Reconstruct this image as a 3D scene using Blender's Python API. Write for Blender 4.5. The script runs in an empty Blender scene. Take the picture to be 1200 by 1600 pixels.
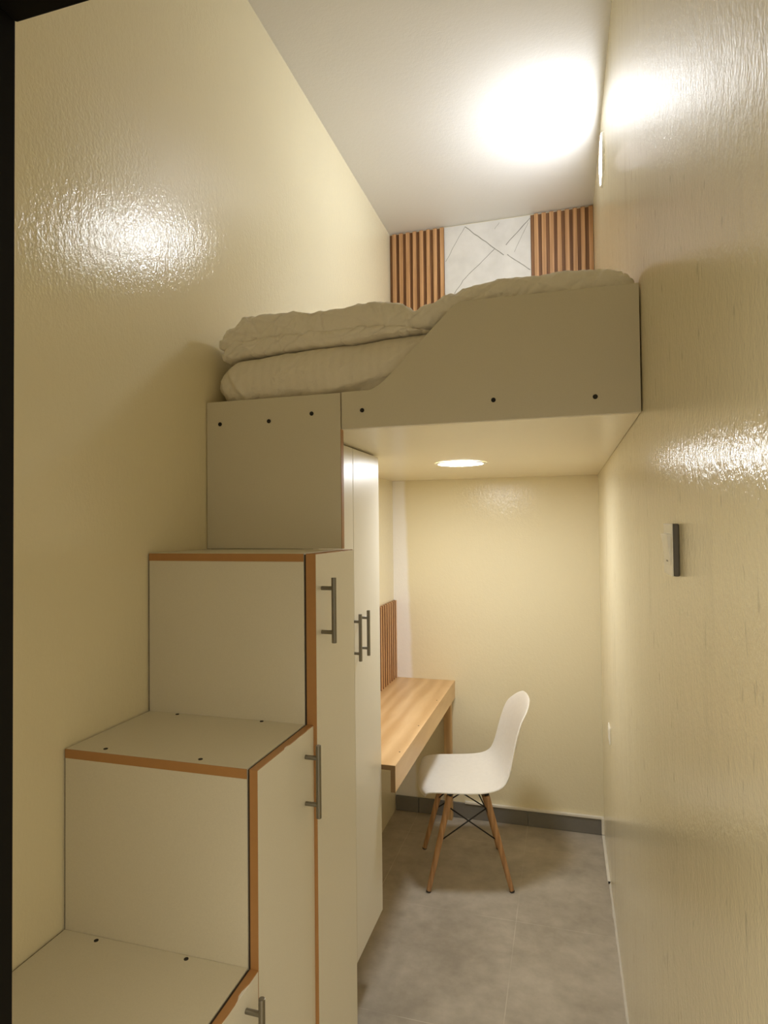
import bpy, bmesh, math, random
from mathutils import Vector, Matrix, noise

random.seed(7)
SC = bpy.context.scene
COL = SC.collection

# ------------------------------------------------------------------ room measures (metres)
W = 1.124        # room width, left wall at x = 0
YB = 3.432       # back wall
YF = 0.40        # inner face of the front wall
H = 3.313        # ceiling height
ZL = 1.876       # underside of the loft
YP = 1.4985      # front of the loft panels
XC = 0.4015      # right side of the stair carcasses
XO = 0.4216      # face of the lower stair doors
XO3 = 0.4290     # face of the tall stair door
Z1, Z2, Z3, ZR = 0.842, 1.190, 1.5606, 1.9664
Y1, Y2, Y3 = 0.735, 0.9917, 1.2471
XW = 0.298       # face of the wardrobe doors
YG, YW = 1.877, 2.163
XD, ZD = 0.350, 0.753


# ------------------------------------------------------------------ materials
def mat(name):
    m = bpy.data.materials.new(name)
    m.use_nodes = True
    nt = m.node_tree
    return m, nt, nt.nodes['Principled BSDF']


def N(nt, kind, **kw):
    n = nt.nodes.new(kind)
    for k, v in kw.items():
        if k in n.inputs:
            n.inputs[k].default_value = v
        else:
            setattr(n, k, v)
    return n


def coords(nt, scale=(1, 1, 1)):
    tc = N(nt, 'ShaderNodeTexCoord')
    mp = N(nt, 'ShaderNodeMapping')
    mp.inputs['Scale'].default_value = scale
    nt.links.new(tc.outputs['Object'], mp.inputs['Vector'])
    return mp.outputs['Vector']


def ramp(nt, src, stops):
    r = N(nt, 'ShaderNodeValToRGB')
    els = r.color_ramp.elements
    while len(els) < len(stops):
        els.new(0.5)
    for e, (p, c) in zip(els, stops):
        e.position = p
        e.color = (*c, 1) if len(c) == 3 else c
    nt.links.new(src, r.inputs['Fac'])
    return r.outputs['Color']


def noise_tex(nt, vec, scale, detail=4, rough=0.55):
    n = N(nt, 'ShaderNodeTexNoise')
    n.inputs['Scale'].default_value = scale
    n.inputs['Detail'].default_value = detail
    n.inputs['Roughness'].default_value = rough
    nt.links.new(vec, n.inputs['Vector'])
    return n.outputs['Fac']


def mixc(nt, fac, a, b, blend='MIX'):
    n = N(nt, 'ShaderNodeMix', data_type='RGBA', blend_type=blend)
    for s, v in ((0, fac), (6, a), (7, b)):
        if isinstance(v, (int, float)):
            n.inputs[s].default_value = v
        elif isinstance(v, tuple):
            n.inputs[s].default_value = (*v, 1)
        else:
            nt.links.new(v, n.inputs[s])
    return n.outputs[2]


def math_n(nt, op, a, b=None, c=None):
    n = N(nt, 'ShaderNodeMath', operation=op)
    for i, v in enumerate((a, b, c)):
        if v is None:
            continue
        if isinstance(v, (int, float)):
            n.inputs[i].default_value = v
        else:
            nt.links.new(v, n.inputs[i])
    return n.outputs[0]


def bump(nt, bsdf, h, strength, dist):
    b = N(nt, 'ShaderNodeBump')
    b.inputs['Strength'].default_value = strength
    b.inputs['Distance'].default_value = dist
    nt.links.new(h, b.inputs['Height'])
    nt.links.new(b.outputs['Normal'], bsdf.inputs['Normal'])


def simple(name, col, rough=0.5, metal=0.0, spec=0.5):
    m, nt, b = mat(name)
    v = coords(nt)
    f = noise_tex(nt, v, 60, 3)
    c = mixc(nt, f, tuple(x * 0.94 for x in col), tuple(min(1, x * 1.05) for x in col))
    nt.links.new(c, b.inputs['Base Color'])
    b.inputs['Roughness'].default_value = rough
    b.inputs['Metallic'].default_value = metal
    b.inputs['Specular IOR Level'].default_value = spec
    return m


def wall_paint(name, col, rough, streak=0.0, dirt=0.0, bumps=0.20, strip=False, spec=0.5):
    """glossy oil paint, rolled on: orange peel and vertical brush streaks"""
    m, nt, b = mat(name)
    v = coords(nt)
    vs = coords(nt, (26, 26, 1.6))
    vd = coords(nt, (11, 11, 1.1))
    big = noise_tex(nt, v, 2.2, 3)
    c = mixc(nt, big, tuple(x * 0.97 for x in col), tuple(min(1, x * 1.02) for x in col))
    if dirt:
        st = noise_tex(nt, vd, 1.0, 5, 0.65)
        st = ramp(nt, st, [(0.53, (0, 0, 0)), (0.74, (1, 1, 1))])
        patch = ramp(nt, noise_tex(nt, v, 2.6, 2), [(0.46, (0, 0, 0)), (0.62, (1, 1, 1))])
        st = math_n(nt, 'MULTIPLY', st, patch)
        c = mixc(nt, math_n(nt, 'MULTIPLY', st, dirt), c, tuple(x * 0.66 for x in col))
        sp = noise_tex(nt, coords(nt, (60, 60, 18)), 1.0, 2, 0.5)
        sp = ramp(nt, sp, [(0.68, (0, 0, 0)), (0.73, (1, 1, 1))])
        c = mixc(nt, math_n(nt, 'MULTIPLY', sp, dirt * 0.9), c, tuple(x * 0.5 for x in col))
    if strip:                     # a whiter, soft-edged strip where the back wall meets the desk corner
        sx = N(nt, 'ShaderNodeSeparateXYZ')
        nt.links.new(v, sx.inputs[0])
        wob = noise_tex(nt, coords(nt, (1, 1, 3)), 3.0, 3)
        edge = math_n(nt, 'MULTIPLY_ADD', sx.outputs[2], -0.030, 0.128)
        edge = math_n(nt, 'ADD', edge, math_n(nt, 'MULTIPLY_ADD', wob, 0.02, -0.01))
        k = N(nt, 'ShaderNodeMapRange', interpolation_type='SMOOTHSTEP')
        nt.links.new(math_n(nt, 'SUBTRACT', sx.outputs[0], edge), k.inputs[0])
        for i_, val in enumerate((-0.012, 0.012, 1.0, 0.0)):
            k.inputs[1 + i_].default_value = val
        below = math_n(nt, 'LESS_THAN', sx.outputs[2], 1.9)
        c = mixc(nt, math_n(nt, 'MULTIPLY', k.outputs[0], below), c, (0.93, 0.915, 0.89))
    nt.links.new(c, b.inputs['Base Color'])
    rn = noise_tex(nt, vs, 1.0, 3)
    r = math_n(nt, 'MULTIPLY_ADD', rn, rough * 0.3, rough * 0.85)
    nt.links.new(r, b.inputs['Roughness'])
    fine = noise_tex(nt, coords(nt, (1, 1, 0.7)), 170, 3, 0.6)
    str_ = noise_tex(nt, vs, 1.0, 4, 0.6)
    wav = noise_tex(nt, coords(nt, (1, 1, 0.6)), 62, 2, 0.5)
    h = math_n(nt, 'MULTIPLY_ADD', str_, streak, fine)
    h = math_n(nt, 'MULTIPLY_ADD', wav, 1.0, h)
    bump(nt, b, h, bumps, 0.004)
    b.inputs['Specular IOR Level'].default_value = spec
    return m


def melamine(name, col, rough):
    m, nt, b = mat(name)
    v = coords(nt)
    f = noise_tex(nt, v, 420, 2, 0.7)
    g = noise_tex(nt, v, 7, 4)
    c = mixc(nt, f, tuple(x * 0.90 for x in col), tuple(min(1, x * 1.05) for x in col))
    c = mixc(nt, math_n(nt, 'MULTIPLY', g, 0.16), c, tuple(x * 0.8 for x in col))
    nt.links.new(c, b.inputs['Base Color'])
    b.inputs['Roughness'].default_value = rough
    bump(nt, b, f, 0.05, 0.001)
    return m


def wood(name, light, dark, rough=0.4, scale=(14, 1.2, 14), contrast=(0.35, 0.7)):
    m, nt, b = mat(name)
    v = coords(nt, scale)
    w = noise_tex(nt, v, 1.6, 8, 0.62)
    d = N(nt, 'ShaderNodeTexWave', wave_type='BANDS', bands_direction='X')
    d.inputs['Scale'].default_value = 0.55
    d.inputs['Distortion'].default_value = 9
    d.inputs['Detail'].default_value = 3
    nt.links.new(v, d.inputs['Vector'])
    f = math_n(nt, 'ADD', math_n(nt, 'MULTIPLY', w, 0.7), math_n(nt, 'MULTIPLY', d.outputs['Fac'], 0.3))
    c = ramp(nt, f, [(contrast[0], dark), (contrast[1], light)])
    nt.links.new(c, b.inputs['Base Color'])
    b.inputs['Roughness'].default_value = rough
    bump(nt, b, f, 0.08, 0.001)
    return m


CREAM = (0.835, 0.765, 0.55)
M = {}
M['wall'] = wall_paint('cream_gloss_paint', CREAM, 0.12, 0.35, 0.0, bumps=0.175)
M['wall_r'] = wall_paint('cream_gloss_paint_scuffed', CREAM, 0.16, 0.06, 0.5)
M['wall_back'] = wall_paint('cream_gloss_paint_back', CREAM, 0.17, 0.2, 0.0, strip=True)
M['ceiling'] = wall_paint('white_ceiling_paint', (0.79, 0.78, 0.77), 0.42, 0.0, 0.0, 0.12, spec=0.25)
M['deck'] = melamine('cream_loft_underside', (0.87, 0.80, 0.62), 0.22)
M['mel'] = melamine('white_melamine_board', (0.71, 0.665, 0.545), 0.38)
M['mel_d'] = melamine('white_melamine_door', (0.77, 0.735, 0.64), 0.33)
M['carc'] = melamine('cabinet_inside', (0.35, 0.31, 0.25), 0.6)
M['edge'] = simple('brown_edge_band', (0.42, 0.212, 0.075), 0.45)
M['gap'] = simple('dark_gap_shade', (0.045, 0.030, 0.018), 0.8)  # near-black standing in for the shade in the cabinet slits
M['steel'] = simple('dark_brushed_steel', (0.25, 0.235, 0.20), 0.34, 1.0)
M['black'] = simple('black_screw_head', (0.012, 0.010, 0.008), 0.6)
M['frame'] = simple('black_door_frame_paint', (0.006, 0.005, 0.0035), 0.7, 0, 0.1)
M['desk'] = wood('oak_desk_laminate', (0.76, 0.54, 0.29), (0.58, 0.365, 0.165), 0.36, (8, 1.5, 8), (0.3, 0.8))
M['desk_leg'] = wood('oak_desk_leg', (0.66, 0.44, 0.21), (0.45, 0.27, 0.11), 0.42, (12, 12, 1.2))
M['desk_end'] = simple('dark_brown_board_end', (0.22, 0.135, 0.06), 0.5)
M['slat'] = wood('walnut_slat', (0.66, 0.385, 0.19), (0.47, 0.25, 0.105), 0.5, (22, 22, 1.5))
M['slat_back'] = wood('slat_backing', (0.30, 0.145, 0.06), (0.20, 0.09, 0.035), 0.6, (22, 22, 1.5))
M['leg'] = wood('beech_chair_leg', (0.56, 0.33, 0.16), (0.40, 0.22, 0.10), 0.45, (30, 30, 3))
M['shell'] = simple('white_moulded_plastic', (0.88, 0.87, 0.83), 0.33)
M['wire'] = simple('black_wire', (0.015, 0.013, 0.012), 0.4)
M['rubber'] = simple('dark_rubber', (0.05, 0.045, 0.04), 0.7)
M['plastic'] = simple('white_plastic', (0.90, 0.88, 0.80), 0.3)
M['plastic_d'] = simple('grey_plastic_side', (0.12, 0.11, 0.095), 0.5)
M['trunk'] = simple('white_pvc_trunking', (0.80, 0.77, 0.69), 0.4)
M['marks'] = simple('grey_print', (0.35, 0.33, 0.30), 0.5)


def fabric(name, col, stripes):
    m, nt, b = mat(name)
    v = coords(nt)
    wr = noise_tex(nt, coords(nt, (1, 1, 1)), 26, 5, 0.6)
    weave = noise_tex(nt, v, 700, 1)
    c = mixc(nt, weave, tuple(x * 0.95 for x in col), tuple(min(1, x * 1.03) for x in col))
    if stripes:
        w = N(nt, 'ShaderNodeTexWave', wave_type='BANDS', bands_direction='X', wave_profile='SIN')
        w.inputs['Scale'].default_value = 12.5
        nt.links.new(v, w.inputs['Vector'])
        c = mixc(nt, math_n(nt, 'MULTIPLY', w.outputs['Fac'], 0.10), c, tuple(x * 0.75 for x in col))
        r = math_n(nt, 'MULTIPLY_ADD', w.outputs['Fac'], 0.25, 0.55)
        nt.links.new(r, b.inputs['Roughness'])
    else:
        b.inputs['Roughness'].default_value = 0.8
    nt.links.new(c, b.inputs['Base Color'])
    b.inputs['Sheen Weight'].default_value = 0.15
    h = math_n(nt, 'MULTIPLY_ADD', weave, 0.05, wr)
    bump(nt, b, h, 0.55, 0.008)
    return m


M['sheet'] = fabric('striped_white_cotton', (0.85, 0.80, 0.70), True)
M['duvet'] = fabric('white_duvet_cotton', (0.86, 0.82, 0.735), False)


def tile_mat():
    m, nt, b = mat('grey_stone_tile')
    v = coords(nt)
    cloud = noise_tex(nt, v, 3.2, 7, 0.62)
    cloud2 = noise_tex(nt, v, 16, 6, 0.6)
    f = math_n(nt, 'ADD', math_n(nt, 'MULTIPLY', cloud, 0.65), math_n(nt, 'MULTIPLY', cloud2, 0.35))
    c = ramp(nt, f, [(0.36, (0.325, 0.288, 0.232)), (0.52, (0.43, 0.385, 0.318)), (0.68, (0.54, 0.49, 0.412))])
    sx = N(nt, 'ShaderNodeSeparateXYZ')
    nt.links.new(v, sx.inputs[0])
    masks = []
    for axis, off in ((0, 0.735), (1, 2.597)):
        t = math_n(nt, 'MULTIPLY_ADD', sx.outputs[axis], 1 / 0.6, -off / 0.6 + 0.5 + 20)
        t = math_n(nt, 'FRACT', t)
        t = math_n(nt, 'ABSOLUTE', math_n(nt, 'SUBTRACT', t, 0.5))
        masks.append(math_n(nt, 'LESS_THAN', t, 0.0024))
    g = math_n(nt, 'MAXIMUM', *masks)
    worn = ramp(nt, noise_tex(nt, v, 5, 3), [(0.40, (0.1, 0.1, 0.1)), (0.6, (0.8, 0.8, 0.8))])
    c = mixc(nt, math_n(nt, 'MULTIPLY', g, worn), c, (0.58, 0.54, 0.46))
    nt.links.new(c, b.inputs['Base Color'])
    r = math_n(nt, 'MULTIPLY_ADD', cloud2, 0.25, 0.42)
    nt.links.new(r, b.inputs['Roughness'])
    h = math_n(nt, 'SUBTRACT', math_n(nt, 'MULTIPLY', cloud2, 0.3), g)
    bump(nt, b, h, 0.15, 0.002)
    return m


M['tile'] = tile_mat()
M['skirt'] = simple('dark_grey_tile_skirting', (0.19, 0.18, 0.16), 0.4)


def marble_mat():
    m, nt, b = mat('white_stone_panel')
    v = coords(nt)
    f = noise_tex(nt, v, 6, 6, 0.6)
    c = ramp(nt, f, [(0.3, (0.66, 0.65, 0.63)), (0.6, (0.76, 0.75, 0.735))])
    nt.links.new(c, b.inputs['Base Color'])
    b.inputs['Roughness'].default_value = 0.3
    return m


M['marble'] = marble_mat()
M['vein'] = simple('grey_vein', (0.30, 0.30, 0.27), 0.4)


def glow(name, col, strength):
    m, nt, b = mat(name)
    e = N(nt, 'ShaderNodeEmission')
    e.inputs['Color'].default_value = (*col, 1)
    e.inputs['Strength'].default_value = strength
    nt.links.new(e.outputs[0], nt.nodes['Material Output'].inputs['Surface'])
    nt.nodes.remove(b)
    return m


M['lamp_wall'] = glow('lit_diffuser_neutral', (0.955, 0.985, 1.03), 45.5)
M['lamp_loft'] = glow('lit_diffuser_warm', (0.965, 0.985, 1.01), 53.0)


# ------------------------------------------------------------------ mesh helpers
def obj(name, bm, m, parent=None, bevel=0.0, smooth=False, seg=2):
    me = bpy.data.meshes.new(name)
    bmesh.ops.recalc_face_normals(bm, faces=bm.faces)
    bm.to_mesh(me)
    bm.free()
    o = bpy.data.objects.new(name, me)
    COL.objects.link(o)
    for mm in (m if isinstance(m, (list, tuple)) else [m]):
        me.materials.append(mm)
    if parent:
        o.parent = parent
    if smooth:
        for p in me.polygons:
            p.use_smooth = True
    if bevel:
        b = o.modifiers.new('bevel', 'BEVEL')
        b.width = bevel
        b.segments = seg
        b.limit_method = 'ANGLE'
        b.angle_limit = math.radians(40)
    return o


def box(bm, x0, x1, y0, y1, z0, z1, mi=0):
    r = bmesh.ops.create_cube(bm, size=1)
    for v in r['verts']:
        v.co = Vector(((x0 + x1) / 2 + v.co.x * (x1 - x0), (y0 + y1) / 2 + v.co.y * (y1 - y0),
                       (z0 + z1) / 2 + v.co.z * (z1 - z0)))
    for f in {f for v in r['verts'] for f in v.link_faces}:
        f.material_index = mi
    return bm


def boxes(*bs):
    bm = bmesh.new()
    for b in bs:
        box(bm, *b)
    return bm


def prism(pts, axis, a, b):
    """extrude a closed outline along an axis from a to b; pts are the other two coordinates in order"""
    bm = bmesh.new()

    def mk(p, t):
        q = list(p)
        q.insert(axis, t)
        return bm.verts.new(q)
    A = [mk(p, a) for p in pts]
    B = [mk(p, b) for p in pts]
    bm.faces.new(A)
    bm.faces.new(B[::-1])
    n = len(pts)
    for i in range(n):
        bm.faces.new((A[i], A[(i + 1) % n], B[(i + 1) % n], B[i]))
    return bm


def rod(bm, p, q, r0, r1=None, n=14, caps=True):
    p, q = Vector(p), Vector(q)
    r1 = r0 if r1 is None else r1
    d = (q - p).normalized()
    a = d.orthogonal().normalized()
    b = d.cross(a)
    P, Q = [], []
    for i in range(n):
        t = 2 * math.pi * i / n
        u = math.cos(t) * a + math.sin(t) * b
        P.append(bm.verts.new(p + u * r0))
        Q.append(bm.verts.new(q + u * r1))
    for i in range(n):
        bm.faces.new((P[i], P[(i + 1) % n], Q[(i + 1) % n], Q[i]))
    if caps:
        bm.faces.new(P[::-1])
        bm.faces.new(Q)
    return bm


def lathe(profile, origin, axis, n=48):
    """profile: list of (radius, height along axis)"""
    bm = bmesh.new()
    d = Vector(axis).normalized()
    a = d.orthogonal().normalized()
    b = d.cross(a)
    o = Vector(origin)
    rings = []
    for r, h in profile:
        if r < 1e-6:
            rings.append([bm.verts.new(o + d * h)])
        else:
            rings.append([bm.verts.new(o + d * h + r * (math.cos(2 * math.pi * i / n) * a + math.sin(2 * math.pi * i / n) * b)) for i in range(n)])
    for A, B in zip(rings, rings[1:]):
        for i in range(n):
            j = (i + 1) % n
            if len(A) == 1:
                bm.faces.new((A[0], B[j], B[i]))
            elif len(B) == 1:
                bm.faces.new((A[i], A[j], B[0]))
            else:
                bm.faces.new((A[i], A[j], B[j], B[i]))
    return bm


def empty(name, loc, label, cat, group=None):
    o = bpy.data.objects.new(name, None)
    o.empty_display_size = 0.05
    COL.objects.link(o)
    o['label'] = label
    o['category'] = cat
    if group:
        o['group'] = group
    # the root stands at the world origin of its parts so that part meshes keep room coordinates
    o.location = loc
    bpy.context.view_layer.update()
    return o


def child(name, bm, m, root, **kw):
    """part whose mesh is written in room coordinates"""
    off = Vector((0, 0, 0))
    p = root
    while p is not None:
        off += p.location
        p = p.parent
    bmesh.ops.translate(bm, vec=-off, verts=bm.verts)
    return obj(name, bm, m, root, **kw)


def struct(name, bm, m, **kw):
    o = obj(name, bm, m, **kw)
    o['kind'] = 'structure'
    return o


# ------------------------------------------------------------------ the room
T = 0.10
struct('floor', boxes((-T, W + T, -0.6, YB + T, -0.06, 0.0)), M['tile'])
struct('ceiling', boxes((-T, W + T, YF - T, YB + T, H, H + 0.06)), M['ceiling'])
struct('wall_left', boxes((-T, 0, YF, YB, 0, H)), M['wall'])
struct('wall_right', boxes((W, W + T, YF, YB, 0, H)), M['wall_r'])
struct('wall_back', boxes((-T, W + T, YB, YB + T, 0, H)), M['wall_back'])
DJ, DH = 0.517, 2.042          # doorway: left jamb edge and head height
bm = boxes((-T, DJ - 0.055, YF - T, YF, 0, H), (DJ - 0.055, W + T, YF - T, YF, DH + 0.055, H))
struct('wall_front', bm, M['wall'])
d = struct('door_1', boxes((DJ - 0.055, DJ, YF - T - 0.01, YF, 0, DH + 0.055),
                           (DJ, W, YF - T - 0.01, YF, DH, DH + 0.055),
                           (W, W + 0.055, YF - T - 0.01, YF - 0.001, 0, DH + 0.055)), M['frame'], bevel=0.002)

# skirting of the back wall, one row of cut tiles
bm = bmesh.new()
for a, b in ((0.004, 0.136), (0.1375, 0.735), (0.7365, W - 0.002)):
    box(bm, a, b, YB - 0.011, YB, 0.001, 0.083)
struct('baseboard_back', bm, M['skirt'], bevel=0.0012)
# bead of white filler where right wall and floor meet
bm = bmesh.new()
prev = None
for i in range(90):
    y = 0.42 + i * (2.965 - 0.42) / 89
    w = 0.006 + 0.005 * abs(noise.noise(Vector((y * 6, 0, 3)))) + 0.002 * noise.noise(Vector((y * 40, 1, 0)))
    h = 0.012 + 0.016 * abs(noise.noise(Vector((y * 5, 4, 0)))) + 0.004 * noise.noise(Vector((y * 50, 2, 0)))
    cur = [bm.verts.new((W, y, h)), bm.verts.new((W - w * 0.7, y, h * 0.45)), bm.verts.new((W - w, y, 0.0005))]
    if prev:
        for k in range(2):
            bm.faces.new((prev[k], prev[k + 1], cur[k + 1], cur[k]))
    prev = cur
struct('trim_1', bm, M['trunk'], smooth=True)

# ------------------------------------------------------------------ cable trunking
t = empty('cable_trunking', (W - 0.02, YB - 0.02, 0),
          'thin white plastic cable trunking along the skirting top and the right floor edge', 'cable trunking')
child('skirting_run', boxes((0.40, W - 0.001, YB - 0.018, YB, 0.0835, 0.095)), M['trunk'], t, bevel=0.0015)
child('corner_drop', boxes((W - 0.014, W, YB - 0.034, YB - 0.0185, 0.014, 0.095)), M['trunk'], t, bevel=0.0015)
bm = boxes((W - 0.013, W, 2.972, YB - 0.0345, 0.0, 0.0135))
fr = child('floor_run', bm, M['trunk'], t, bevel=0.0015)
child('open_end', boxes((W - 0.0105, W - 0.002, 2.9705, 2.9728, 0.002, 0.0115)), M['black'], fr)

# ------------------------------------------------------------------ stair cabinets


def bar_handle(x, y, zc, length, posts, root, standoff=0.0295, r=0.0056):
    """bar pull standing off a door face that looks along +x"""
    bm = bmesh.new()
    rod(bm, (x + standoff, y, zc - length / 2), (x + standoff, y, zc + length / 2), r, n=18)
    for s in (-1, 1):
        rod(bm, (x, y, zc + s * posts / 2), (x + standoff, y, zc + s * posts / 2), r * 0.82, n=14)
    return child('handle', bm, M['steel'], root, bevel=0.0008)


def screw_top(x, y, z, root, r=0.0042):
    return child('screw', lathe([(0, 0.0004), (r * 0.5, 0.0004), (r, 0.0009), (r, -0.002), (0, -0.002)], (x, y, z), (0, 0, 1), 16), M['black'], root)


def step_cabinet(label, ya, yb, zt, face, hy, hz, hl, hp, screws, next_z, riser_from):
    root = empty('step_cabinet', (0.2, (ya + yb) / 2, 0), label, 'cabinet', 'stair step cabinets')
    g = 0.0045
    xi_ = XC + 0.0048
    tb = 0.0175
    # carcass sides behind the door opening: bottom, inner shelf, back, front riser
    child('riser_panel', boxes((g, XC - 0.001, ya, ya + 0.016, 0.0, zt - tb)), M['mel'], root, bevel=0.0006)
    child('carcass', boxes((g, 0.016, ya + 0.0165, yb - 0.001, 0.0, zt - tb - 0.0005),
                           (0.0165, XC - 0.004, ya + 0.0165, yb - 0.001, 0.0, 0.07)), M['carc'], root)
    child('side_or_shade_strip', boxes((0.0006, g - 0.0003, ya + 0.0035, yb - 0.001, 0.0, zt - 0.0025)), M['gap'], root)  # dark strip put into the slit at the wall as its shade
    child('side_or_shade_strip', boxes((XC - 0.0008, xi_ - 0.0003, ya + 0.0035, yb - 0.001, 0.0, zt - 0.0025)), M['gap'], root)  # same painted shade for the slit between carcass and door
    tr = child('tread', boxes((g, XC - 0.001, ya + 0.0008, yb - 0.0006, zt - tb, zt)), M['mel'], root, bevel=0.0005)
    child('edge_band', boxes((g, XC - 0.001, ya - 0.0008, ya + 0.0008, zt - tb, zt - 0.0003)), M['edge'], tr)
    for (x, y) in screws:
        screw_top(x, y, zt, tr)
    # door: hung on the right side, brown banding round its front and top edges
    xi = XC + 0.0048
    zb = 0.012
    dr = child('door', boxes((xi, face, ya + 0.001, yb - 0.0015, zb, zt - 0.0018)), M['mel_d'], root, bevel=0.0005)
    e = bmesh.new()
    box(e, xi, face - 0.0003, ya - 0.0008, ya + 0.001, zb, zt - 0.0002)
    # top band, chipped here and there along its outer edge
    n = 26
    ys = [ya + 0.001 + (yb - 0.0025 - ya) * i / n for i in range(n + 1)]
    vt = []
    for i, y in enumerate(ys):
        chip = max(0.0, noise.noise(Vector((y * 34, zt * 3, 5))) - 0.12) * 0.010
        vt.append((e.verts.new((xi, y, zt)), e.verts.new((face - 0.0003 - chip, y, zt)), e.verts.new((face - 0.0003 - chip, y, zt - 0.0018)), e.verts.new((xi, y, zt - 0.0018))))
    for A, B in zip(vt, vt[1:]):
        for k in range(4):
            e.faces.new((A[k], A[(k + 1) % 4], B[(k + 1) % 4], B[k]))
    e.faces.new(vt[0])
    e.faces.new(vt[-1][::-1])
    child('edge_band', e, M['edge'], dr)
    bar_handle(face, hy, hz, hl, hp, dr)
    return root


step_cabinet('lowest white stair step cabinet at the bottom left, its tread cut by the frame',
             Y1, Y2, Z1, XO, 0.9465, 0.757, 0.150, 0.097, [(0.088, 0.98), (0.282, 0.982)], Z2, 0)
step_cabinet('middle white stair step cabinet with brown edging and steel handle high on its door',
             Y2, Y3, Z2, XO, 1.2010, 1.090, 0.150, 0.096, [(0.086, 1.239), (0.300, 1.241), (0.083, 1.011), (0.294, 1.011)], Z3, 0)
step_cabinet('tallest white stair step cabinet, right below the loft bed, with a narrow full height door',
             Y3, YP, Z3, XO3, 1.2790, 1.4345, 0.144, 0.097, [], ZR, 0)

# ------------------------------------------------------------------ loft bed
loft = empty('loft_bed', (0.56, YP + 0.9, ZL), 'white built-in loft bed platform spanning the room with slanted guard panel', 'loft bed')
child('platform', boxes((0.001, W - 0.001, YP + 0.0175, YB - 0.001, ZL, ZL + 0.08)), M['deck'], loft, bevel=0.0008)
gp = prism([(0.3995, ZL - 0.004), (W - 0.003, ZL - 0.004), (W - 0.003, 2.167), (0.712, 2.170), (0.690, 2.157), (0.668, 2.136),
            (0.530, 2.003), (0.505, 1.981), (0.478, 1.968), (0.3995, 1.9675)], 1, YP, YP + 0.017)
guard = child('guard_panel', gp, M['mel'], loft, bevel=0.0006)
sp = child('step_panel', boxes((0.0025, 0.3965, YP, YP + 0.017, Z3 + 0.001, ZR)), M['mel'], loft, bevel=0.0005)
child('edge_band', boxes((0.3965, 0.3982, YP, YP + 0.017, Z3 + 0.001, ZL - 0.005)), M['edge'], sp)


def screw_front(x, z, root):
    r = 0.0056
    child('screw', lathe([(0, 0.0006), (r * 0.5, 0.0006), (r, 0.0012), (r, -0.002), (0, -0.002)], (x, YP, z), (0, -1, 0), 18), M['black'], root)


for x, z in ((0.044, 1.904), (0.192, 1.904), (0.316, 1.917)):
    screw_front(x, z, sp)
for x, z in ((0.456, 1.917), (0.790, 1.921), (1.023, 1.913)):
    screw_front(x, z, guard)

# ------------------------------------------------------------------ wardrobe under the loft
wr = empty('wardrobe', (0.15, (YP + YW) / 2, 0), 'tall white two-door wardrobe under the loft, behind the stair cabinets', 'wardrobe')
ZWB = 0.234
child('carcass', boxes((0.0025, XW - 0.019, YP + 0.02, YW - 0.017, ZWB + 0.001, ZL - 0.002)), M['carc'], wr)
child('side_or_shade_strip', boxes((0.0025, XW - 0.0185, YW - 0.0165, YW, ZWB, ZL - 0.002)), M['mel'], wr, bevel=0.0006)
child('plinth', boxes((0.0025, 0.06, YP + 0.02, YW - 0.02, 0.0, ZWB)), M['carc'], wr)
dl = child('door', boxes((XW - 0.0175, XW, 1.585, YG - 0.0012, ZWB, ZL - 0.005)), M['mel_d'], wr, bevel=0.001)
bar_handle(XW, 1.850, 1.268, 0.148, 0.100, dl)
drr = child('door', boxes((XW - 0.0175, XW, YG + 0.0012, YW, ZWB, ZL - 0.005)), M['mel_d'], wr, bevel=0.002)
bar_handle(XW, 1.9335, 1.269, 0.148, 0.099, drr)

# ------------------------------------------------------------------ desk
dk = empty('desk', (0.17, 2.8, 0), 'oak finish wall desk with deep front rail beside the wardrobe', 'desk')
top = child('desktop', boxes((0.001, XD, YW + 0.002, YB - 0.001, ZD - 0.018, ZD)), M['desk'], dk, bevel=0.0012)
child('edge_band', boxes((0.002, XD - 0.0005, YW + 0.0008, YW + 0.0019, ZD - 0.0178, ZD - 0.0004)), M['desk_end'], top)
fr_ = child('front_rail', boxes((XD - 0.0185, XD - 0.001, YW + 0.004, YB - 0.001, 0.655, ZD - 0.0182)), M['desk'], dk, bevel=0.001)
child('edge_band', boxes((XD - 0.0183, XD - 0.0012, YW + 0.0028, YW + 0.0039, 0.6553, ZD - 0.0184)), M['desk_end'], fr_)
child('leg', boxes((0.294, 0.334, YB - 0.052, YB - 0.012, 0.0, ZD - 0.0185)), M['desk_leg'], dk, bevel=0.001)
for y in (2.30, 2.62, 3.02):
    child('screw', lathe([(0, 0.0004), (0.003, 0.0006), (0.003, -0.001), (0, -0.001)], (XD - 0.020, y, ZD), (0, 0, 1), 12), M['black'], top)

# ------------------------------------------------------------------ wall panels


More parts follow.
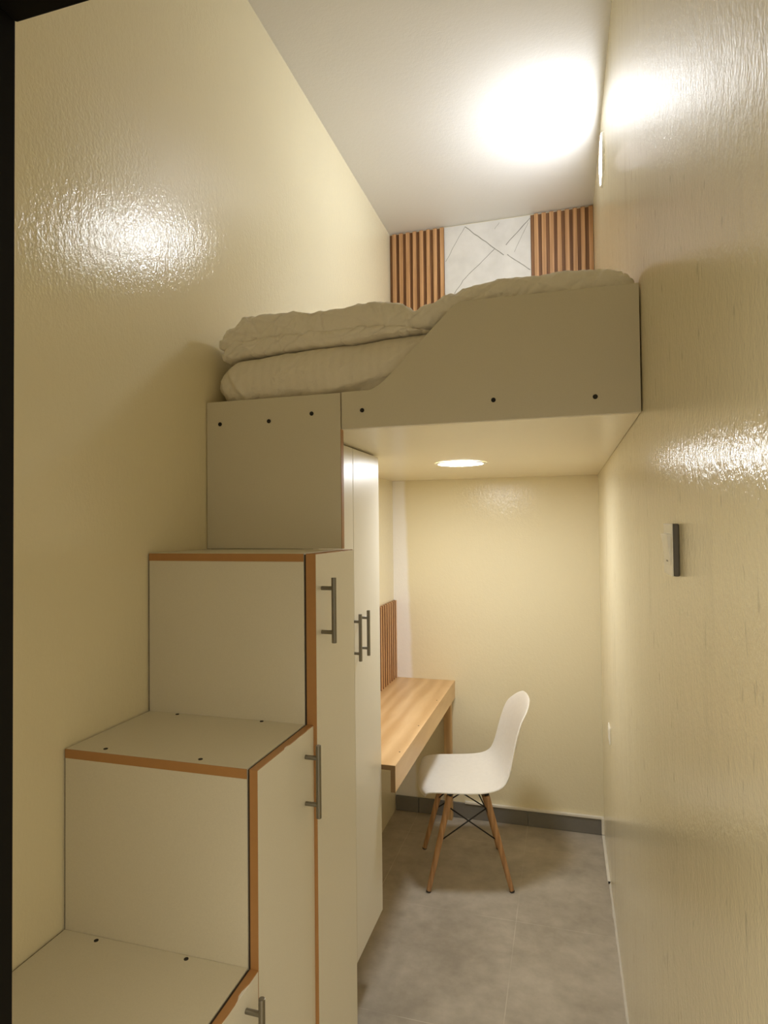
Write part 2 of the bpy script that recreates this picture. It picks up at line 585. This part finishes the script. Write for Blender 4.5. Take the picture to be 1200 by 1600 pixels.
def slat_panel(name_root, label, origin, u, n_slats, width, z0, z1, out):
    """vertical slats on a backing board; u = direction along the wall, out = away from the wall"""
    u, out = Vector(u), Vector(out)
    root = empty('slat_panel', origin, label, 'wall panel', 'walnut slat wall panels')
    o = Vector(origin)

    def slab(bm, a, b, d0, d1):
        p = o + u * a + out * d0
        q = o + u * b + out * d1
        box(bm, min(p.x, q.x), max(p.x, q.x), min(p.y, q.y), max(p.y, q.y), z0, z1)
        bm.normal_update()
        for f in bm.faces:
            f.material_index = 1 if abs(f.normal.dot(u)) > 0.9 else 0
    bm = bmesh.new()
    slab(bm, 0, width, 0.001, 0.006)
    child('backing', bm, M['slat_back'], root)
    bm = bmesh.new()
    pitch = width / n_slats
    for i in range(n_slats):
        a = i * pitch + pitch * 0.46
        slab(bm, a, min(a + pitch * 0.54, width), 0.0055, 0.0175)
    s = child('slats', bm, [M['slat'], M['slat_back']], root)
    return root


slat_panel('', 'walnut slat panel left of the white panel above the bed', (0.002, YB, ZL + 0.09), (1, 0, 0), 8, 0.319, ZL + 0.09, H - 0.006, (0, -1, 0))
slat_panel('', 'walnut slat panel right of the white panel above the bed', (0.800, YB, ZL + 0.09), (1, 0, 0), 8, 0.322, ZL + 0.09, H - 0.006, (0, -1, 0))
slat_panel('', 'low walnut slat panel standing along the back of the desk', (0.0, YW + 0.004, ZD + 0.001), (0, 1, 0), 30, YB - YW - 0.006, ZD + 0.001, 1.192, (1, 0, 0))

mp = empty('stone_panel', (0.56, YB, ZL + 0.09), 'white stone-look wall panel with grey diagonal lines between the slat panels', 'wall panel')
child('slab', boxes((0.3225, 0.7985, YB - 0.008, YB - 0.001, ZL + 0.09, H - 0.006)), M['marble'], mp)
VEINS = []
VEINS += [
    (0.441, 3.296, 0.605, 3.149, 0.0022), (0.605, 3.149, 0.654, 3.107, 0.0022), (0.672, 3.108, 0.794, 3.007, 0.0018),
    (0.605, 3.149, 0.426, 2.993, 0.0015), (0.441, 3.296, 0.329, 3.112, 0.0011), (0.797, 3.292, 0.666, 3.161, 0.0019),
    (0.788, 3.269, 0.711, 3.115, 0.0009), (0.631, 3.292, 0.606, 3.258, 0.0008),
    (0.426, 2.993, 0.360, 2.90, 0.0015)]
bm = bmesh.new()
yv = YB - 0.0084
for k, (xa, za, xb, zb, w) in enumerate(VEINS):
    n = 16
    dx, dz = xb - xa, zb - za
    L = math.hypot(dx, dz)
    px, pz = -dz / L, dx / L
    prev = None
    for i in range(n + 1):
        t = i / n
        j = 0.0035 * noise.noise(Vector((t * L * 22, k * 3.1, 0))) * min(1, 6 * t, 6 * (1 - t))
        ww = 1.3 * w * (0.75 + 0.5 * abs(noise.noise(Vector((t * L * 30, k * 5.7, 2)))))
        x, z = xa + dx * t + px * j, za + dz * t + pz * j
        cur = (bm.verts.new((x + px * ww, yv, z + pz * ww)), bm.verts.new((x - px * ww, yv, z - pz * ww)))
        if prev:
            bm.faces.new((prev[0], prev[1], cur[1], cur[0]))
        prev = cur
child('veining', bm, M['vein'], mp)

# ------------------------------------------------------------------ bedding


def lerp_table(tab):
    def f(x):
        if x <= tab[0][0]:
            return tab[0][1]
        for (a, u), (b, v) in zip(tab, tab[1:]):
            if x <= b:
                t = (x - a) / (b - a)
                t = t * t * (3 - 2 * t)
                return u + (v - u) * t
        return tab[-1][1]
    return f


def soft_slab(x0, x1, y0, y1, zlo, zhi, end_r, nx=200, rmax=0.08, creases=(), big=0.006, small=0.002, seed=0, bulge=1.0, endmin=0.12, folds=()):
    """padded slab: a stadium section in YZ swept along X, its ends drawn in"""
    bm = bmesh.new()
    rings = []
    NF, NT, NB = 34, 46, 10
    for i in range(nx + 1):
        u = i / nx
        u = 0.5 - 0.5 * math.cos(math.pi * u) if False else u
        x = x0 + (x1 - x0) * u
        lo, hi = zlo(x), zhi(x)
        d = min(x - x0, x1 - x)
        e = 1.0
        if d < end_r:
            e = max(endmin, math.sqrt(max(0.0, 1 - (1 - d / end_r) ** 2)))
        yin = (1 - e) * end_r * 0.9
        zc, b = (lo + hi) / 2, (hi - lo) / 2 * e
        for cx, cw, cd in creases:
            b_c = 1 - cd * math.exp(-((x - cx) / cw) ** 2)
            b *= b_c
            yin += (1 - b_c) * 0.03
        r = min(b * bulge, rmax)
        ya, yb = y0(x) + yin + r, y1 - yin - b
        ring = []
        for k in range(NF + 1):                       # front edge, bottom to top
            a = -math.pi / 2 + math.pi * k / NF
            ring.append(Vector((x, ya - r * math.cos(a), zc + b * math.sin(a))))
        for k in range(1, NT):                        # top, front to back
            t = (k / NT) ** 1.7
            ring.append(Vector((x, ya + (yb - ya) * t, zc + b)))
        for k in range(NB + 1):
            a = math.pi / 2 - math.pi * k / NB
            ring.append(Vector((x, yb + b * math.cos(a), zc + b * math.sin(a))))
        for k in range(1, 8):
            t = k / 8
            ring.append(Vector((x, yb + (ya - yb) * t, zc - b)))
        rings.append([bm.verts.new(p) for p in ring])
    n = len(rings[0])
    for A, B in zip(rings, rings[1:]):
        for k in range(n):
            bm.faces.new((A[k], A[(k + 1) % n], B[(k + 1) % n], B[k]))
    bm.faces.new(rings[0])
    bm.faces.new(rings[-1][::-1])
    bmesh.ops.recalc_face_normals(bm, faces=bm.faces)
    bm.normal_update()
    s = Vector((seed * 7.3, seed * 2.1, seed))
    for v in bm.verts:
        p = v.co
        f = big * noise.noise(Vector((p.x * 7, p.y * 6, p.z * 9)) + s)
        f += small * noise.noise(Vector((p.x * 46 + p.z * 22, p.y * 10 + p.z * 6, p.z * 14)) + s)
        f += small * 0.9 * noise.noise(Vector((p.x * 95 - p.z * 60, p.y * 24, p.z * 30)) + s)
        rid = 1 - abs(noise.noise(Vector((p.x * 17 - p.z * 22, p.y * 7, p.z * 6)) + s * 2))
        f -= small * 2.2 * rid ** 14
        rid = 1 - abs(noise.noise(Vector((p.x * 9 + p.z * 26, p.y * 5, p.z * 8)) + s * 3))
        f += small * 1.5 * rid ** 10
        if p.y < y0(p.x) + 0.06:
            for ax, az, bx, bz, amp, wid in folds:
                dx, dz = bx - ax, bz - az
                t = max(0.0, min(1.0, ((p.x - ax) * dx + (p.z - az) * dz) / (dx * dx + dz * dz)))
                dd = math.hypot(p.x - ax - dx * t, p.z - az - dz * t)
                f += amp * math.exp(-(dd / wid) ** 2) * (0.35 + 0.65 * math.sin(math.pi * (0.15 + 0.8 * t)))
        v.co = p + v.normal * f
    return bm


# mattress in a striped sheet
mt_hi = lerp_table([(0.02, 2.085), (0.10, 2.092), (0.35, 2.105), (0.55, 2.118), (0.7, 2.125), (1.12, 2.125)])
mt_y0 = lerp_table([(0.0, 1.506), (0.36, 1.503), (0.43, 1.5185), (1.2, 1.5185)])
ms = empty('mattress', (0.56, YP + 0.9, ZL + 0.085), 'mattress in a white striped sheet lying on the loft bed platform', 'mattress')
bm = soft_slab(0.014, W - 0.006, mt_y0, YB - 0.03, lambda x: ZL + 0.083, mt_hi, 0.075, rmax=0.06, big=0.003, small=0.0012, seed=3, endmin=0.35, nx=330,
               folds=((0.060, 2.050, 0.125, 1.966, 0.006, 0.008), (0.048, 2.055, 0.090, 1.972, -0.005, 0.009), (0.036, 2.03, 0.06, 1.975, 0.004, 0.006),
                      (0.30, 1.972, 0.53, 2.022, 0.005, 0.009), (0.38, 1.970, 0.56, 2.008, -0.006, 0.009), (0.45, 1.985, 0.61, 2.080, -0.005, 0.011),
                      (0.49, 2.025, 0.63, 2.105, 0.004, 0.010)))
child('cover', bm, M['sheet'], ms, smooth=True)
dv = empty('duvet', (0.56, 2.2, 2.12), 'crumpled white duvet folded double on the loft bed mattress', 'duvet')
up_hi = lerp_table([(0.018, 2.146), (0.06, 2.178), (0.115, 2.217), (0.20, 2.209), (0.34, 2.203), (0.48, 2.210), (0.545, 2.204), (0.588, 2.184),
                    (0.625, 2.192), (0.68, 2.219), (0.75, 2.231), (0.84, 2.241), (0.95, 2.238), (1.05, 2.230), (1.12, 2.214)])
up_lo = lerp_table([(0.018, 2.115), (0.10, 2.128), (0.20, 2.135), (0.30, 2.128), (0.45, 2.134), (0.54, 2.122), (0.60, 2.118), (0.70, 2.13), (1.12, 2.13)])
up_y0 = lerp_table([(0.0, 1.515), (0.1, 1.508), (0.5, 1.508), (0.56, 1.520), (1.2, 1.5215)])
bm = soft_slab(0.020, W - 0.004, up_y0, 2.75, up_lo, up_hi, 0.035, nx=340,
               creases=((0.130, 0.010, 0.06), (0.30, 0.010, 0.12), (0.455, 0.012, 0.13), (0.588, 0.016, 0.25), (0.70, 0.012, 0.06), (0.90, 0.02, 0.05)),
               big=0.006, small=0.0022, seed=1,
               folds=((0.113, 2.212, 0.154, 2.151, -0.007, 0.006),
                      (0.027, 2.149, 0.148, 2.148, -0.006, 0.006),
                      (0.039, 2.162, 0.105, 2.183, -0.003, 0.005),
                      (0.337, 2.196, 0.34, 2.145, -0.006, 0.005),
                      (0.479, 2.198, 0.499, 2.164, -0.005, 0.005),
                      (0.444, 2.16, 0.535, 2.119, -0.007, 0.007),
                      (0.5, 2.187, 0.513, 2.141, 0.004, 0.006),
                      (0.576, 2.162, 0.582, 2.122, -0.006, 0.0035),
                      (0.606, 2.152, 0.664, 2.193, -0.003, 0.005),
                      (0.664, 2.195, 0.675, 2.168, -0.004, 0.004),
                      (1.019, 2.176, 1.038, 2.212, -0.003, 0.0045),
                      (0.971, 2.177, 1.003, 2.212, -0.0025, 0.005),
                      (0.924, 2.175, 0.957, 2.21, -0.0025, 0.005),
                      (0.867, 2.177, 0.901, 2.211, -0.0025, 0.006),
                      (0.769, 2.186, 0.788, 2.221, -0.003, 0.005),
                      (0.728, 2.178, 0.775, 2.204, -0.002, 0.005),
                      (1.065, 2.196, 1.117, 2.178, -0.004, 0.005),
                      (1.077, 2.18, 1.112, 2.19, -0.003, 0.004),
                      (0.206, 2.202, 0.225, 2.153, -0.002, 0.006),
                      (0.272, 2.198, 0.281, 2.152, -0.002, 0.006),
                      (0.4, 2.191, 0.408, 2.143, -0.0025, 0.006)))
child('upper_fold', bm, M['duvet'], dv, smooth=True)
lo_hi = lerp_table([(0.03, 2.115), (0.08, 2.138), (0.2, 2.150), (0.4, 2.146), (0.56, 2.136), (0.62, 2.12)])
lo_lo = lerp_table([(0.03, 2.083), (0.10, 2.094), (0.35, 2.106), (0.55, 2.117), (0.62, 2.118)])
lo_y0 = lerp_table([(0.0, 1.520), (0.1, 1.513), (0.5, 1.515), (0.62, 1.53)])
bm = soft_slab(0.026, 0.635, lo_y0, 2.70, lo_lo, lo_hi, 0.03, nx=220,
               creases=((0.10, 0.01, 0.08), (0.20, 0.008, 0.12)), big=0.004, small=0.0020, seed=2,
               folds=((0.209, 2.151, 0.215, 2.105, -0.005, 0.004),
                      (0.035, 2.121, 0.115, 2.143, 0.004, 0.006),
                      (0.059, 2.107, 0.148, 2.125, -0.003, 0.005),
                      (0.281, 2.135, 0.299, 2.102, -0.003, 0.005),
                      (0.372, 2.133, 0.39, 2.108, -0.003, 0.005),
                      (0.336, 2.116, 0.513, 2.116, -0.003, 0.004)))
child('lower_fold', bm, M['duvet'], dv, smooth=True)

# ------------------------------------------------------------------ chair
ch = empty('shell_chair', (0.4765, 2.9245, 0.0), 'white moulded shell chair with wooden dowel legs at the desk', 'chair')
ch.rotation_euler = (0, 0, math.radians(195.2))

# centre line of the shell: u forward, z up, half width, edge lift
PROF = [
    (0.218, 0.408, 0.165, 0.000), (0.213, 0.424, 0.190, 0.002), (0.198, 0.437, 0.207, 0.004), (0.165, 0.443, 0.218, 0.007), (0.110, 0.440, 0.226, 0.012),
    (0.050, 0.432, 0.231, 0.018), (-0.010, 0.425, 0.233, 0.025), (-0.070, 0.420, 0.231, 0.032), (-0.125, 0.424, 0.226, 0.037),
    (-0.170, 0.443, 0.220, 0.039), (-0.200, 0.477, 0.213, 0.040), (-0.218, 0.525, 0.206, 0.040), (-0.230, 0.575, 0.199, 0.040),
    (-0.241, 0.630, 0.192, 0.038), (-0.253, 0.685, 0.184, 0.034), (-0.266, 0.735, 0.173, 0.028), (-0.280, 0.778, 0.153, 0.019),
    (-0.291, 0.805, 0.122, 0.010), (-0.300, 0.820, 0.080, 0.003)]
bm = bmesh.new()
NV = 17
rows = []
for i, (u, z, hw, lift) in enumerate(PROF):
    a = Vector((PROF[max(i - 1, 0)][0], 0, PROF[max(i - 1, 0)][1]))
    b = Vector((PROF[min(i + 1, len(PROF) - 1)][0], 0, PROF[min(i + 1, len(PROF) - 1)][1]))
    tan = (b - a).normalized()
    nor = Vector((-tan.z, 0, tan.x))
    if nor.z < 0 and abs(nor.z) > abs(nor.x) or (abs(nor.x) >= abs(nor.z) and nor.x < 0 and i > 8):
        nor = -nor
    if i < 3:
        nor = Vector((0, 0, 1))
    row = []
    for k in range(NV):
        t = -1 + 2 * k / (NV - 1)
        t = math.copysign(abs(t) ** 0.9, t)
        p = Vector((u, t * hw, z)) + nor * lift * abs(t) ** 2.6
        if i >= len(PROF) - 3:                       # rounded top: outer points drop
            p.z -= (0.018, 0.016, 0.012)[i - len(PROF) + 3] * abs(t) ** 2.2
        if i < 3:
            p.x -= (0.030, 0.022, 0.010)[i] * abs(t) ** 3
        row.append(bm.verts.new(p))
    rows.append(row)
for A, B in zip(rows, rows[1:]):
    for k in range(NV - 1):
        bm.faces.new((A[k], A[k + 1], B[k + 1], B[k]))
sh = obj('shell', bm, M['shell'], ch, smooth=True)
ss = sh.modifiers.new('subdivision', 'SUBSURF')
ss.levels = ss.render_levels = 2
so = sh.modifiers.new('thickness', 'SOLIDIFY')
so.thickness = 0.0055
so.offset = 0
bv = sh.modifiers.new('rim', 'BEVEL')
bv.width = 0.002
bv.segments = 2
bv.limit_method = 'ANGLE'

feet = {(1, 1): (0.184, 0.183), (1, -1): (0.184, -0.183), (-1, 1): (-0.186, 0.183), (-1, -1): (-0.186, -0.183)}
heads = {}
for (su, sv), (fu, fv) in feet.items():
    hd = Vector((0.078 if su > 0 else -0.082, 0.132 * sv, 0.408))
    ft = Vector((fu, fv, 0.0))
    heads[(su, sv)] = (hd, ft)
    bm = bmesh.new()
    rod(bm, hd.lerp(ft, 0.02), ft.lerp(hd, 0.015), 0.0155, 0.0105, 20)
    lg = obj('leg', bm, M['leg'], ch, smooth=False, bevel=0.0015)
    for p in lg.data.polygons:
        p.use_smooth = len(p.vertices) == 4
    bm = bmesh.new()
    rod(bm, ft.lerp(hd, 0.016), ft + Vector((0, 0, 0.0005)), 0.0112, 0.0106, 16)
    obj('foot_cap', bm, M['rubber'], lg)
    bm = bmesh.new()
    rod(bm, hd + Vector((0, 0, 0.012)), hd.lerp(ft, 0.045), 0.0075, 0.0075, 12)
    box(bm, hd.x - 0.014, hd.x + 0.014, hd.y - 0.012, hd.y + 0.012, 0.408, 0.4165)
    obj('bracket', bm, M['wire'], lg)

bm = bmesh.new()
order = [(1, 1), (-1, 1), (-1, -1), (1, -1)]
for i in range(4):
    a, b = order[i], order[(i + 1) % 4]
    low, high = 0.49, 0.13
    pa, qa = heads[a]
    pb, qb = heads[b]
    for P, Q in ((pa.lerp(qa, low), pb.lerp(qb, high)), (pb.lerp(qb, low), pa.lerp(qa, high))):
        if i % 2 == 1:
            # front and rear pairs rise to the middle under the seat
            Q = Vector(((pa.x + pb.x) / 2 * 0.55, 0, 0.398))
            P = (pa if P == pa.lerp(qa, low) else pb).lerp(qa if P == pa.lerp(qa, low) else qb, 0.36)
        rod(bm, P, Q, 0.0032, n=8)
for su in (1, -1):
    rod(bm, heads[(su, 1)][0] + Vector((0, 0, 0.003)), heads[(su, -1)][0] + Vector((0, 0, 0.003)), 0.004, n=8)
for sv in (1, -1):
    rod(bm, heads[(1, sv)][0] + Vector((0, 0, 0.003)), heads[(-1, sv)][0] + Vector((0, 0, 0.003)), 0.004, n=8)
obj('wire_brace', bm, M['wire'], ch, smooth=True)

# ------------------------------------------------------------------ lights
LY, LZ = 2.620, 3.092
wl = empty('wall_light', (W, LY, LZ), 'lit round light high on the right wall close to the ceiling', 'light')
child('rim', lathe([(0.089, 0.0), (0.089, 0.007), (0.092, 0.010), (0.097, 0.010), (0.100, 0.007), (0.100, 0.0005)], (W, LY, LZ), (-1, 0, 0)), M['plastic'], wl, smooth=True)
child('diffuser', lathe([(0.0, 0.0115), (0.05, 0.011), (0.080, 0.0095), (0.0892, 0.007)], (W, LY, LZ), (-1, 0, 0)), M['lamp_wall'], wl, smooth=True)
dlx, dly = 0.540, 2.545
dn = empty('downlight', (dlx, dly, ZL), 'lit round downlight under the loft above the chair and desk', 'light')
child('rim', lathe([(0.092, 0.0008), (0.092, 0.003), (0.095, 0.0045), (0.106, 0.0035), (0.109, 0.0008)], (dlx, dly, ZL), (0, 0, -1)), M['plastic'], dn, smooth=True)
child('diffuser', lathe([(0.0, 0.0035), (0.06, 0.0032), (0.0922, 0.0022)], (dlx, dly, ZL), (0, 0, -1)), M['lamp_loft'], dn, smooth=True)

# ------------------------------------------------------------------ light switch and socket on the right wall
sy, sz, sw = 1.111, 1.5765, 0.086
sx = W
s = empty('light_switch', (sx, sy, sz), 'square white rocker light switch on the right wall', 'light switch')
child('back_plate', boxes((sx - 0.0093, sx, sy - sw / 2, sy + sw / 2, sz - sw / 2 + 0.001, sz + sw / 2 - 0.001)), M['plastic_d'], s, bevel=0.0025)
child('front_plate', boxes((sx - 0.0110, sx - 0.0092, sy - sw / 2 + 0.0006, sy + sw / 2 - 0.0006, sz - sw / 2 + 0.001, sz + sw / 2 - 0.001)), M['plastic'], s, bevel=0.0008)
rk = prism([(sx - 0.0100, sz + 0.026), (sx - 0.0172, sz + 0.0255), (sx - 0.0112, sz - 0.026), (sx - 0.0100, sz - 0.026)], 1, sy - 0.030, sy + 0.030)
bmesh.ops.transform(rk, matrix=Matrix.Identity(4), verts=rk.verts)
r_ = child('rocker', rk, M['plastic'], s, bevel=0.0006)
bm = bmesh.new()
zz = sz - 0.019
for k in range(4):
    xx = sx - 0.0110 - 0.0058 * ((zz + 0.026 - sz) / 0.0515) - 0.0006
    box(bm, xx - 0.0002, xx + 0.0004, sy - 0.008 + k * 0.0045, sy - 0.0052 + k * 0.0045, zz - 0.0012, zz + 0.0012)
child('mark', bm, M['marks'], r_)

oy, oz = 2.832, 0.7165
so_ = empty('wall_socket', (W, oy, oz), 'small white wall socket low on the far right wall beside the chair', 'wall socket')
pl = child('plate', boxes((W - 0.005, W, oy - 0.043, oy + 0.043, oz - 0.036, oz + 0.036)), M['plastic'], so_, bevel=0.002)
child('cover', boxes((W - 0.0065, W - 0.0048, oy - 0.030, oy + 0.030, oz - 0.026, oz + 0.026)), M['plastic'], so_, bevel=0.001)

# ------------------------------------------------------------------ camera, world, colour
cam = bpy.data.cameras.new('camera')
co = bpy.data.objects.new('camera', cam)
COL.objects.link(co)
cam.sensor_fit = 'HORIZONTAL'
cam.sensor_width = 36
cam.lens = 36 * 963.05 / 1200
cam.clip_start = 0.02
R = Vector((0.9598221391, 0.2804195292, -0.0103125583))
U = Vector((0.0161494445, -0.0185120795, 0.9996982036))
F = Vector((-0.2801439927, 0.9596990104, 0.0222969233))
m = Matrix((R, U, -F)).transposed().to_4x4()
m.translation = Vector((0.94907, 0.0, 1.62))
co.matrix_world = m
SC.camera = co

w = bpy.data.worlds.new('doorway_fill')
w.use_nodes = True
wn = w.node_tree
bg = wn.nodes['Background']
bg.inputs['Color'].default_value = (1.0, 0.89, 0.68, 1)
wt = wn.nodes.new('ShaderNodeTexCoord')
wx = wn.nodes.new('ShaderNodeSeparateXYZ')
wn.links.new(wt.outputs['Generated'], wx.inputs[0])
wm = wn.nodes.new('ShaderNodeMapRange')        # added fill light through the doorway, stronger overhead to lift the treads
wm.inputs[1].default_value = 0.0
wm.inputs[2].default_value = 0.9
wm.inputs[3].default_value = 0.30
wm.inputs[4].default_value = 1.7
wn.links.new(wx.outputs[2], wm.inputs[0])
wn.links.new(wm.outputs[0], bg.inputs['Strength'])
SC.world = w

SC.view_settings.view_transform = 'Standard'
SC.view_settings.look = 'None'
SC.view_settings.gamma = 1
SC.view_settings.use_curve_mapping = False
SC.view_settings.exposure = 1.18
SC.cycles.max_bounces = 14
SC.cycles.diffuse_bounces = 10
SC.cycles.glossy_bounces = 6
SC.cycles.sample_clamp_indirect = 6
SC.cycles.use_denoising = True
